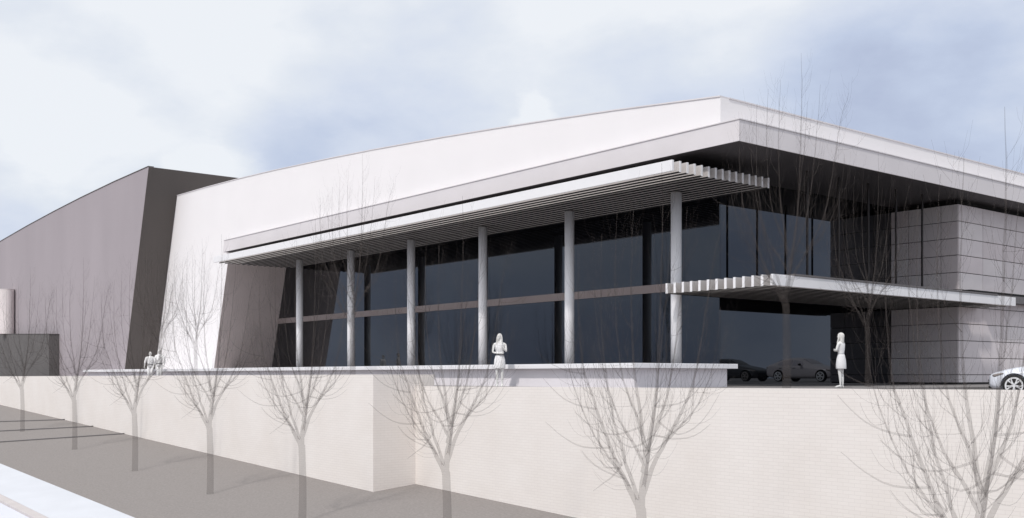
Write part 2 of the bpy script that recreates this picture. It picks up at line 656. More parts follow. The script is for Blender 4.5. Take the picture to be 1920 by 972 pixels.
for z0, z1 in zip(joints, joints[1:]):
    for i, (x0, x1) in enumerate(zip(xj, xj[1:])):
        panel(x1 - x0 - (.0 if i < 2 else .0), z1 - z0, 'x', x0, Y2, z0)
    for y0, y1 in zip(yj, yj[1:]):
        a = .045 if y0 == Y2 else 0
        panel(y1 - y0 - a, z1 - z0, 'y', CX, y0 + a, z0)
hpart('channel', bx(CX + .003, CX + .35, Y2 + .3, 66, 3.42, 3.52), M['black'])
hpart('wall_ledge', bx(CX + .003, CX + .5, 43.3, 66, 3.1, 3.4), M['plate'])

# ---------------------------------------------------------------- long louvred canopy on columns
t = thing('louvred_canopy', 'long white louvred canopy on round columns in front of the glass wall', 'canopy', (-40, 28, TZ))
CO = Vector((40, -28, -TZ))
x0, x1 = -57.7, -22.6
nb = 15
bl = None
for i in range(nb):
    y = 24.9 + 4.85 * i / (nb - 1)
    if i == 0:
        b = place(obj('louvre', bx(x0, x1, 0, .09, 6.45, 6.80, bev=.006), M['metal'], t), Vector((40, -28, -TZ)))
        b.location = (0, 24.9, 0)
    elif i == 1:
        b = place(obj('louvre', bx(x0, x1 - .018, .004, .086, 6.45, 6.80, bev=.006), M['slat'], t), Vector((40, -28, -TZ)))
        b.location = (0, y, 0)
        e_ = place(obj('end_cap', bx(x1 - .016, x1, .0, .09, 6.447, 6.803, bev=.004), M['metal'], b), Vector((40, -28, -TZ)))  # separate piece keeps the lit end white beside the darkened slat
        place(obj('edge_trim', bx(x0, x1 - .02, -.004, .094, 6.442, 6.472), M['black'], b), Vector((40, -28, -TZ)))  # black strip added to paint the dark shade line between slats
        bl = b
    else:
        o = copy_tree(bl, t)
        o.location = (0, y, 0)
place(obj('cover_plate', bx(x0 + .2, x1 - .25, 26.3, 29.6, 6.81, 6.835), M['plate'], t), Vector((40, -28, -TZ)))  # added plate, unseen from below, blocks sun to darken the gaps
for i in range(6):
    X = -1.9 * 28 + (1.9 - .9007) * 28 * i / 5
    bm = bmesh.new()
    cyl(bm, 0, 0, 0, 6.438 - TZ, .19, 40)
    if i == 0:
        co = obj('column', bm, M['metal'], t, smooth=False)
        for p in co.data.polygons:
            p.use_smooth = len(p.vertices) == 4
        co.location = Vector((X, 28, TZ)) + CO
    else:
        bm.free()
        o = co.copy()
        C.objects.link(o)
        o.parent = t
        o.location = Vector((X, 28, TZ)) + CO

# ---------------------------------------------------------------- entrance canopy on hanger rods
t = thing('entrance_canopy', 'flat white louvred canopy hung on thin rods over the glass entrance', 'canopy', (-22.5, 27.1, TZ))
CO = Vector((22.5, -27.1, -TZ))
XA, XB = -24.9, -20.4
for i in range(13):
    x = XA + (XB - .1 - XA) * i / 12
    yend = 41.55 if x < CX + .02 else 43.1
    if i == 12:
        place(obj('louvre', bx(x, x + .1, 27.1, yend, 2.82, 3.17, bev=.006), M['metal'], t), CO)
    else:
        l_ = place(obj('louvre', bx(x + .004, x + .096, 27.118, yend, 2.82, 3.17, bev=.006), M['slat'], t), CO)
        place(obj('end_cap', bx(x, x + .1, 27.1, 27.116, 2.817, 3.173, bev=.004), M['metal'], l_), CO)  # end left white where the slat behind is darkened
        place(obj('edge_trim', bx(x, x + .1, 27.12, yend - .02, 2.81, 2.832), M['black'], l_), CO)  # added black strip, paints shade along the lower slat edge
place(obj('cover_plate', bx(XA - .05, XB + .03, 28.2, 41.55, 3.175, 3.235), M['plate'], t), CO)
rod0 = None
for i in range(5):
    y = 31.87 + 1.93 * i
    if i == 0:
        bm = bmesh.new()
        cyl(bm, 0, 0, 3.24, SOF - .014, .045, 12)
        rod0 = place(obj('hanger_rod', bm, M['rod'], t), Vector((0, 0, -TZ)))
        o = rod0
    else:
        o = rod0.copy()
        C.objects.link(o)
        o.parent = t
    o.location = (-22.5 + 22.5, y - 27.1, 0)

# ---------------------------------------------------------------- bench wall on the terrace
t = thing('bench_wall', 'long low white plinth with overhanging slab in front of the columns', 'bench wall', (-48, 22.85, TZ))
BO = Vector((48, -22.85, -TZ))
place(obj('base', bx(-73.6, -22.25, 22.85, 27.15, TZ, .21), M['benchbase'], t), BO)
place(obj('slab', bx(-73.9, -22.0, 22.6, 27.4, .213, .368, bev=.01), M['bench'], t), BO)
obj('plinth_floor', bx(-73.5, -25.2, 27.45, 30.1, TZ + .004, TZ + .12), M['terrace'], kind='structure')


# ---------------------------------------------------------------- trees
def branch(bm, p0, pts, r0, r1, seg=5, sub=3, rnd=None, jit=.03, pw=.85):
    """smooth tapering branch through the points, returns the sampled path"""
    P = [Vector(p0)] + [Vector(p) for p in pts]
    path = []
    n = len(P) - 1
    for i in range(n):
        a = P[max(i - 1, 0)]
        b = P[i]
        c = P[i + 1]
        d = P[min(i + 2, n)]
        for k in range(sub):
            u = k / sub
            q = .5 * ((2 * b) + (c - a) * u + (2 * a - 5 * b + 4 * c - d) * u * u + (3 * b - a - 3 * c + d) * u ** 3)
            path.append(q)
    path.append(P[-1])
    if rnd:
        for i in range(1, len(path) - 1):
            path[i] = path[i] + Vector((rnd.uniform(-jit, jit), rnd.uniform(-jit, jit), 0))
    m = len(path) - 1
    rads = [r0 + (r1 - r0) * (i / m) ** pw for i in range(m + 1)]
    tube(bm, path, rads, seg)
    return path, rads


def union(b0, b1):
    """melt the limbs into the trunk so that the wood is one closed surface"""
    obs = []
    for b in (b0, b1):
        bmesh.ops.recalc_face_normals(b, faces=b.faces[:])
        me = bpy.data.meshes.new('u')
        b.to_mesh(me)
        b.free()
        o = bpy.data.objects.new('u', me)
        C.objects.link(o)
        obs.append(o)
    m = obs[0].modifiers.new('b', 'BOOLEAN')
    m.object = obs[1]
    m.operation = 'UNION'
    m.solver = 'EXACT'
    m.use_self = True
    dg = bpy.context.evaluated_depsgraph_get()
    dg.update()
    me = bpy.data.meshes.new_from_object(obs[0].evaluated_get(dg))
    for o in obs:
        bpy.data.objects.remove(o)
    out = bmesh.new()
    out.from_mesh(me)
    return out


def make_tree_meshes(seed):
    R = random.Random(seed)
    bt, bc, b0 = bmesh.new(), bmesh.new(), bmesh.new()
    mains = []
    V = Vector
    tp, tr = branch(b0, (0, 0, -.3), [(0, 0, .1), (.01, 0, 1.2), (-.02, 0, 2.3)], .135, .098, 10, 3)
    # flared foot
    prim = [
        # (points, r0)
        ([(-.03, 0, 2.2), (-.16, .02, 2.5), (-.42, .08, 3.07), (-.66, .12, 3.7), (-.88, .14, 4.5), (-1.05, .1, 5.2), (-1.12, .05, 6.4), (-1.1, 0, 7.3)], .075),
        ([(-.03, 0, 2.25), (-.12, -.08, 2.6), (-.3, -.25, 3.2), (-.5, -.42, 4.0), (-.64, -.55, 4.95), (-.72, -.6, 6.2), (-.7, -.65, 7.6)], .06),
        ([(-.02, 0, 2.2), (.02, .02, 2.8), (.06, .03, 3.3), (0, .05, 3.9), (-.12, .08, 4.8), (-.2, .1, 5.8), (-.2, .1, 7.2), (-.16, .1, 8.4)], .085),
        ([(.04, .02, 3.0), (.12, -.05, 3.5), (.24, -.12, 4.3), (.31, -.16, 5.3), (.34, -.2, 6.5), (.38, -.2, 7.8), (.36, -.2, 9.0)], .07),
        ([(.0, 0, 2.55), (.2, .05, 3.1), (.48, .12, 3.7), (.78, .2, 4.35), (.96, .26, 5.1), (1.1, .3, 6.1), (1.25, .35, 7.2), (1.45, .36, 8.0)], .062),
        ([(.0, .0, 2.6), (.1, -.3, 3.2), (.2, -.6, 4.0), (.3, -.85, 5.0), (.42, -.95, 6.3), (.5, -1.0, 7.5)], .05),
        ([(.05, .03, 3.15), (-.2, .2, 3.6), (-.5, .35, 4.2), (-.72, .42, 5.1), (-.85, .45, 6.3), (-.9, .5, 7.0)], .042),
        ([(-.2, .03, 2.6), (-.36, -.1, 2.95), (-.72, -.2, 3.5), (-1.02, -.3, 4.2), (-1.25, -.35, 5.0), (-1.36, -.4, 6.1)], .04),
        ([(.4, .1, 3.55), (.62, -.1, 3.85), (.95, -.3, 4.35), (1.2, -.4, 5.1), (1.32, -.4, 6.2)], .034),
        ([(.03, .04, 3.55), (-.1, -.1, 4.1), (-.35, -.2, 4.8), (-.46, -.2, 5.8), (-.5, -.2, 7.0), (-.45, -.2, 8.1)], .04),
        ([(.06, .03, 3.3), (.3, .05, 4.0), (.5, .05, 4.7), (.62, .1, 5.7), (.72, .1, 6.9), (.8, .1, 8.2)], .045),
    ]
    for pts, r in prim:
        pts = [(p[0] * (1 + .12 * min(1, abs(p[0]))), p[1], p[2]) for p in pts]
        pa, ra = branch(bt, pts[0], pts[1:], r * 1.1, .005, 6, 3, R, .012, .55)
        mains.append((pa, ra))
    # low arching side twigs
    low = [[(-.6, .1, 3.5), (-1.15, .1, 3.48), (-1.55, .05, 3.68), (-1.9, 0, 3.98)],
           [(-.83, .13, 4.25), (-1.3, .1, 4.32), (-1.65, .1, 4.52), (-1.95, .05, 4.85)],
           [(-.98, .1, 4.95), (-1.5, .1, 5.0), (-1.9, .1, 5.2), (-2.1, .1, 5.45)],
           [(-.4, .05, 2.95), (-.75, .05, 3.02), (-1.0, 0, 3.2), (-1.18, 0, 3.42)],
           [(-.45, .05, 3.05), (-.68, 0, 3.1), (-.85, 0, 3.25), (-.98, 0, 3.4)],
           [(-.45, .05, 3.02), (-.62, 0, 2.88), (-.8, 0, 2.75), (-.96, 0, 2.62)],
           [(.27, 0, 3.8), (.6, .05, 3.66), (1.0, .05, 3.72), (1.32, .1, 3.95)],
           [(.25, 0, 3.95), (.7, 0, 3.75), (1.15, .1, 4.0), (1.5, .1, 4.55)],
           [(.3, 0, 4.3), (.7, 0, 4.35), (1.05, .05, 4.6), (1.3, .1, 5.0)],
           [(-.2, 0, 3.9), (-.5, -.2, 3.75), (-.9, -.3, 3.85), (-1.3, -.4, 4.2)],
           [(0, .5, 3.4), (.3, .9, 3.4), (.6, 1.3, 3.7), (.7, 1.6, 4.1)],
           [(.1, -.5, 3.6), (-.2, -.9, 3.55), (-.5, -1.3, 3.8), (-.6, -1.6, 4.2)],
           [(-.5, 0, 3.2), (-.4, .4, 3.1), (-.5, .9, 3.3), (-.6, 1.2, 3.6)]]
    allp = [p for pa, ra in mains for p in pa[:-6]]
    for pts in low:
        q = V(pts[0])
        near = min(allp, key=lambda p: (p - q).length)
        pts = [tuple(near)] + pts[1:]
        branch(bc, pts[0], pts[1:], .024, .006, 5, 3, R, .008)
    # secondaries and twigs growing upward from the limbs
    sec = []
    for pa, ra in mains:
        n = len(pa)
        k = int(n * .24)
        for i in range(k, n - 2):
            for rep in range(1 if i % 3 else 2):
                p = pa[i]
                d = (pa[i + 1] - pa[i]).normalized()
                az_ = R.uniform(0, 2 * PI)
                out = V((math.cos(az_), math.sin(az_), 0))
                c = V((p.x, p.y, 0))
                if c.length > .3 and out.dot(c) < 0 and R.random() < .7:
                    out = -out
                ln = R.uniform(.8, 1.9) * (1.0 - .45 * i / n)
                r = min(ra[i] * .5, .012)
                lean = R.uniform(.25, .6)
                a = p + (d * .6 + out * lean) * ln * .35
                b = a + (V((0, 0, 1)) * .85 + out * lean * .7) * ln * .35
                e = b + (V((0, 0, 1)) + out * lean * .35) * ln * .4
                pp, rr = branch(bc, p, [a, b, e], r, .003, 4, 2, R, .01)
                sec.append((pp, rr))
    for pp, rr in sec:
        for i in range(1, len(pp) - 1):
            if R.random() < .62:
                p = pp[i]
                az_ = R.uniform(0, 2 * PI)
                out = V((math.cos(az_), math.sin(az_), 0))
                ln = R.uniform(.3, .8)
                a = p + (V((0, 0, .7)) + out * .5) * ln * .5
                e = a + (V((0, 0, 1)) + out * .22) * ln * .5
                branch(bc, p, [a, e], max(rr[i] * .6, .004), .0025, 3, 1)
    # few outward side twigs
    for pa, ra in mains:
        for i in range(4, len(pa) - 3, 3):
            p = pa[i]
            c = V((p.x, p.y, 0))
            out = c.normalized() if c.length > .05 else V((1, 0, 0))
            az_ = math.atan2(out.y, out.x) + R.uniform(-1, 1)
            out = V((math.cos(az_), math.sin(az_), 0))
            ln = R.uniform(.35, .75)
            a = p + out * ln * .5 + V((0, 0, -.02))
            b = a + out * ln * .4 + V((0, 0, .12))
            e = b + out * ln * .3 + V((0, 0, .22))
            branch(bc, p, [a, b, e], .009, .003, 4, 2, R, .006)
    return union(b0, bt), bc


TREE = None


def tree(x, y, z, scale, lab, grp):
    global TREE
    rz = math.atan2(x, -y) + PI      # every tree of the row shows the same side
    rz = math.atan2(-x, y)
    if TREE is None:
        t = thing('bare_tree', lab, 'tree', (x, y, z), rz, grp)
        bt, bc = make_tree_meshes(11)
        obj('trunk', bt, M['bark'], t, smooth=True)
        obj('crown', bc, M['twig'], t, smooth=True)
        TREE = t
        o = t
    else:
        o = copy_tree(TREE)
        o.location = (x, y, z)
        o.rotation_euler = (0, 0, rz)
    o.scale = (scale,) * 3
    o['label'] = lab
    o['group'] = grp
    return o


rg = 'bare trees in a row below the retaining wall'
for px, off_, lab in [
        (1204, 0, 'bare leafless tree before the lower cream wall, below the right end of the plinth'),
        (1830, 0, 'largest bare leafless tree at the right edge, in front of the parked white car'),
        (838, 0, 'bare leafless tree just right of the recessed corner of the cream wall'),
        (567, 0, 'bare leafless tree in front of the taller cream wall, left of its corner'),
        (394, 0, 'bare leafless tree in front of the brown leaning wing wall, fifth from the right edge'),
        (253, 0, 'bare leafless tree in front of the leaning edge of the dark building'),
        (140, 0, 'bare leafless tree in front of the dark building, second from the left edge'),
        (42, 0, 'bare leafless tree nearest the left edge, in front of the low dark block')]:
    tt_ = (px - 960) / 1978
    rx, ry = -CA + SA * tt_, SA + CA * tt_
    yy = {42: 15.6, 140: 15.3}.get(px, 15.0)
    xx = rx / ry * yy
    tree(xx, yy, G(xx, yy), 1.0, lab, rg)
tg = 'bare trees standing on the terrace'
for px, dep, sc_, lab in [
        (1475, 28.5, 1.0, 'tall bare tree on the terrace in front of the entrance canopy, rising above the roof'),
        (1627, 34.0, .84, 'bare tree on the terrace behind the woman at the entrance'),
        (661, 41.2, 1.0, 'tall bare tree on the terrace in front of the second column from the left'),
        (367, 52.5, .80, 'small bare tree on the terrace in front of the plain white wall'),
        (301, 58.0, .88, 'bare tree on the terrace beside the two men at the leaning dark wall')]:
    tt_ = (px - 960) / 1978
    rx, ry = -CA + SA * tt_, SA + CA * tt_
    tree(rx * dep, ry * dep, TZ, sc_, lab, tg)


# ---------------------------------------------------------------- people
def skin_mesh(name, verts, edges, radii, root, sub=1):
    me = bpy.data.meshes.new(name)
    me.from_pydata(verts, edges, [])
    o = bpy.data.objects.new(name, me)
    C.objects.link(o)
    sm = o.modifiers.new('skin', 'SKIN')
    sm.use_smooth_shade = True
    ss = o.modifiers.new('sub', 'SUBSURF')
    ss.levels = sub
    ss.render_levels = sub
    for i, r in enumerate(radii):
        rr = r if isinstance(r, tuple) else (r, r)
        me.skin_vertices[0].data[i].radius = rr
        me.skin_vertices[0].data[i].use_root = (i == root)
    dg = bpy.context.evaluated_depsgraph_get()
    dg.update()
    m2 = bpy.data.meshes.new_from_object(o.evaluated_get(dg))
    bpy.data.objects.remove(o)
    return m2


def ell_rings(bm, rings, seg=20, cap=True):
    """closed surface through horizontal elliptical rings (cx, cy, z, rx, ry)"""
    rs = []
    for cx, cy, z, rx, ry in rings:
        rs.append([bm.verts.new((cx + rx * math.cos(2 * PI * k / seg), cy + ry * math.sin(2 * PI * k / seg), z)) for k in range(seg)])
    for a, b in zip(rs, rs[1:]):
        for k in range(seg):
            bm.faces.new((a[k], a[(k + 1) % seg], b[(k + 1) % seg], b[k]))
    if cap:
        bm.faces.new(rs[0][::-1])
        bm.faces.new(rs[-1])
    return bm


def person(lab, loc, rz, H, pose, grp):
    t = thing('person', lab, 'person', loc, rz, grp)
    s = H / 1.75
    V, E, Rr = [], [], []

    def add(p, r, frm=None):
        V.append(tuple(c * s for c in p))
        Rr.append(tuple(c * s for c in r) if isinstance(r, tuple) else r * s)
        if frm is not None:
            E.append((frm, len(V) - 1))
        return len(V) - 1
    female = pose != 'man'
    # figure faces -y
    pel = add((0, 0, .96), (.135 if female else .13, .095))
    sp = add((0, 0, 1.12), (.11 if female else .13, .08), pel)
    ch = add((0, 0, 1.3), (.135 if female else .16, .095), sp)
    cl_ = add((0, 0, 1.42), (.11, .07), ch)
    nk = add((0, -.005, 1.5), .045, cl_)
    nk2 = add((0, -.01, 1.55), .045, nk)
    hd = add((0, -.02, 1.62), (.068, .085), nk2)
    add((0, -.01, 1.70), (.062, .075), hd)
    for sx in (-1, 1):
        hip = add((.085 * sx, 0, .9), .088, pel)
        kn = add((.085 * sx, -.015, .5), .055 if female else .062, hip)
        cf = add((.085 * sx, .01, .34), .048 if female else .055, kn)
        an = add((.08 * sx, .02, .10), .03 if female else .038, cf)
        he = add((.08 * sx, .0, .055), .03, an)
        add((.09 * sx, -.13, .022), .026, he)
    arms = {
        'chin': {-1: [(-.19, 0, 1.40), (-.23, -.04, 1.13), (.02, -.17, 1.10), (.08, -.16, 1.11)],
                 1: [(.19, 0, 1.40), (.23, -.07, 1.15), (.09, -.17, 1.36), (.05, -.13, 1.48)]},
        'fold': {-1: [(-.19, 0, 1.40), (-.25, -.03, 1.16), (-.02, -.2, 1.18), (.07, -.19, 1.2)],
                 1: [(.19, 0, 1.40), (.26, -.04, 1.18), (.0, -.21, 1.2), (-.09, -.18, 1.21)]},
        'man': {-1: [(-.21, 0, 1.42), (-.28, .02, 1.15), (-.31, -.05, .92), (-.31, -.07, .86)],
                1: [(.21, 0, 1.42), (.28, .02, 1.15), (.30, -.05, .92), (.30, -.07, .86)]},
    }[pose]
    for sx, (a, b, c, d) in arms.items():
        sh = add(a, .05 if female else .06, cl_)
        mid = add(tuple((a[i] + b[i]) / 2 for i in range(3)), .043 if female else .052, sh)
        el = add(b, .037 if female else .044, mid)
        wr = add(c, .026 if female else .03, el)
        pm = add(d, (.036, .018), wr)
        dirv = (Vector(d) - Vector(c)).normalized()
        side = dirv.cross(Vector((0, -1, 0)))
        if side.length < .1:
            side = Vector((1, 0, 0))
        side.normalize()
        nrm = dirv.cross(side)
        for f in range(4):
            base = Vector(d) + side * (.011 * (f - 1.5) * 1.8) + dirv * .03
            ln = (.055, .068, .066, .05)[f]
            k1 = base + dirv * ln * .5
            k2 = k1 + (dirv * .8 + nrm * .45) * ln * .5
            i1 = add(tuple(base), .009, pm)
            i2 = add(tuple(k1), .0085, i1)
            add(tuple(k2), .0075, i2)
        th = Vector(c).lerp(Vector(d), .5) + side * .03
        i1 = add(tuple(th), .01, pm)
        add(tuple(th + dirv * .045 + side * .012), .009, i1)
    me = skin_mesh('body', V, E, Rr, 0)
    me.materials.append(M['figure'])
    o = bpy.data.objects.new('body', me)
    C.objects.link(o)
    o.parent = t
    # head: skull, face, ears on the neck
    bm = bmesh.new()
    ell_rings(bm, [(0, -.045, 1.525 * 1, .022, .02), (0, -.035, 1.54, .045, .045), (0, -.03, 1.57, .062, .072), (0, -.022, 1.61, .072, .088),
                   (0, -.015, 1.65, .075, .094), (0, -.01, 1.69, .068, .086), (0, -.01, 1.725, .045, .06), (0, -.01, 1.742, .012, .015)], 20)
    tube(bm, [(0, -.105, 1.655), (0, -.122, 1.625), (0, -.105, 1.612)], [.008, .013, .012], 8)
    for sx in (-1, 1):
        tube(bm, [(.072 * sx, -.005, 1.60), (.082 * sx, 0, 1.63), (.076 * sx, 0, 1.66)], [.01, .014, .008], 8)
    bmesh.ops.scale(bm, vec=(s, s, s), verts=bm.verts)
    hd_ = obj('head', bm, M['figure'], t, smooth=True)
    bm = bmesh.new()
    for sx in (-1, 1):
        bmesh.ops.create_icosphere(bm, subdivisions=2, radius=.011, matrix=Matrix.Translation((.028 * sx, -.101, 1.645)))
        tube(bm, [(.012 * sx, -.107, 1.667), (.03 * sx, -.106, 1.671), (.046 * sx, -.094, 1.664)], [.004, .005, .003], 6)
    tube(bm, [(-.024, -.094, 1.583), (0, -.104, 1.584), (.024, -.094, 1.583)], [.003, .008, .003], 6)
    bmesh.ops.scale(bm, vec=(s, s, s), verts=bm.verts)
    obj('face_feature', bm, M['shade'], hd_)
    # hair
    bm = bmesh.new()
    if female:
        ell_rings(bm, [(.01, .055, 1.36, .05, .02), (.01, .052, 1.42, .085, .04), (0, .035, 1.50, .088, .055), (0, .02, 1.58, .088, .075), (0, .008, 1.64, .088, .098),
                       (0, .002, 1.69, .083, .100), (0, -.005, 1.735, .06, .08), (0, -.008, 1.76, .025, .03)], 22)
        for sx in (-1, 1):
            tube(bm, [(.05 * sx, -.07, 1.70), (.078 * sx, -.05, 1.64), (.08 * sx, -.05, 1.55), (.085 * sx, -.075, 1.45), (.08 * sx, -.09, 1.36)],
                 [.02, .022, .026, .028, .01], 8)
    else:
        ell_rings(bm, [(0, .05, 1.60, .06, .05), (0, .022, 1.64, .08, .088), (0, .008, 1.69, .078, .092), (0, 0, 1.73, .058, .075), (0, -.005, 1.755, .02, .03)], 20)
    bmesh.ops.scale(bm, vec=(s, s, s), verts=bm.verts)
    obj('hair', bm, M['hair'], t, smooth=True)
    # clothes
    if female:
        bm = bmesh.new()
        ell_rings(bm, [(0, 0, 1.03, .125, .095), (0, 0, 1.12, .118, .09), (0, -.01, 1.22, .14, .112), (0, -.015, 1.31, .155, .125),
                       (0, -.005, 1.38, .17, .105), (0, 0, 1.43, .16, .085), (0, 0, 1.47, .09, .065), (0, 0, 1.485, .06, .055)], 24)
        bmesh.ops.scale(bm, vec=(s, s, s), verts=bm.verts)
        obj('blouse', bm, M['cloth'], t, smooth=True)
        bm = bmesh.new()
        ell_rings(bm, [(0, 0, .60, .185, .15), (0, 0, .62, .19, .155), (0, 0, .76, .19, .15), (0, 0, .90, .178, .135), (0, 0, 1.02, .14, .11), (0, 0, 1.06, .126, .098)], 24)
        bmesh.ops.scale(bm, vec=(s, s, s), verts=bm.verts)
        obj('skirt', bm, M['cloth'], t, smooth=True)
        if pose == 'chin':
            bm = bmesh.new()
            ell_rings(bm, [(0, 0, 1.035, .142, .114), (0, 0, 1.065, .138, .11)], 24)
            bmesh.ops.scale(bm, vec=(s, s, s), verts=bm.verts)
            obj('belt', bm, M['belt'], t)
        for sx in (-1, 1):
            bm = bmesh.new()
            tube(bm, [(.085 * sx, .035, .0), (.085 * sx, .03, .05)], [.009, .02], 8)
            tube(bm, [(.085 * sx, .035, .06), (.087 * sx, -.02, .05), (.09 * sx, -.1, .025), (.092 * sx, -.165, .015)], [.026, .034, .037, .015], 10)
            bmesh.ops.scale(bm, vec=(s, s, s), verts=bm.verts)
            obj('shoe', bm, M['figure'], t, smooth=True)
    else:
        bm = bmesh.new()
        ell_rings(bm, [(0, 0, .94, .165, .12), (0, 0, 1.05, .155, .115), (0, 0, 1.2, .175, .125), (0, 0, 1.34, .2, .135),
                       (0, 0, 1.43, .19, .1), (0, 0, 1.48, .1, .075), (0, 0, 1.505, .06, .06)], 24)
        for sx in (-1, 1):
            tube(bm, [(.19 * sx, 0, 1.42), (.245 * sx, .01, 1.28), (.285 * sx, .02, 1.14), (.30 * sx, -.03, .98)], [.07, .066, .056, .045], 10)
        bmesh.ops.scale(bm, vec=(s, s, s), verts=bm.verts)
        obj('shirt', bm, M['cloth'], t, smooth=True)
        bm = bmesh.new()
        ell_rings(bm, [(0, 0, .85, .165, .12), (0, 0, .95, .158, .12), (0, 0, 1.0, .15, .112)], 24)
        for sx in (-1, 1):
            tube(bm, [(.085 * sx, 0, .9), (.09 * sx, -.01, .5), (.09 * sx, .015, .06)], [.095, .078, .065], 12)
        bmesh.ops.scale(bm, vec=(s, s, s), verts=bm.verts)
        obj('trousers', bm, M['cloth'], t, smooth=True)
        bm = bmesh.new()
        ell_rings(bm, [(0, 0, .985, .169, .127), (0, 0, 1.02, .166, .125)], 24)
        bmesh.ops.scale(bm, vec=(s, s, s), verts=bm.verts)
        obj('belt', bm, M['belt'], t)
        for sx in (-1, 1):
            bm = bmesh.new()
            tube(bm, [(.085 * sx, .06, .035), (.087 * sx, -.02, .045), (.09 * sx, -.12, .035), (.092 * sx, -.2, .025)], [.035, .042, .04, .02], 10)
            bmesh.ops.scale(bm, vec=(s, s, s), verts=bm.verts)
            obj('shoe', bm, M['figure'], t, smooth=True)
    return t


def facing(dx, dy):
    """rotation that turns a figure (facing -y) towards (dx, dy)"""
    return math.atan2(dy, dx) + PI / 2


pg = 'people standing on the terrace'
# towards the camera is (CA,-SA); image left is (-SA,-CA)
person('woman figure facing the camera beside a column, hand at chin, dark belt', (-27.62, 21.95, TZ), facing(.70, -.72), 1.77, 'chin', pg)
person('woman figure in a skirt with folded arms, standing before the dark entrance glass', (-18.72, 28.25, TZ), facing(-.98, -.15), 1.68, 'fold', pg)
person('man figure with hanging arms, nearer of two before the leaning dark wall', (-58.85, 22.2, TZ), facing(.6, -.8), 1.84, 'man', pg)
person('man figure half hidden behind another man beside the leaning dark wall', (-60.55, 22.3, TZ), facing(.9, -.4), 1.74, 'man', pg)


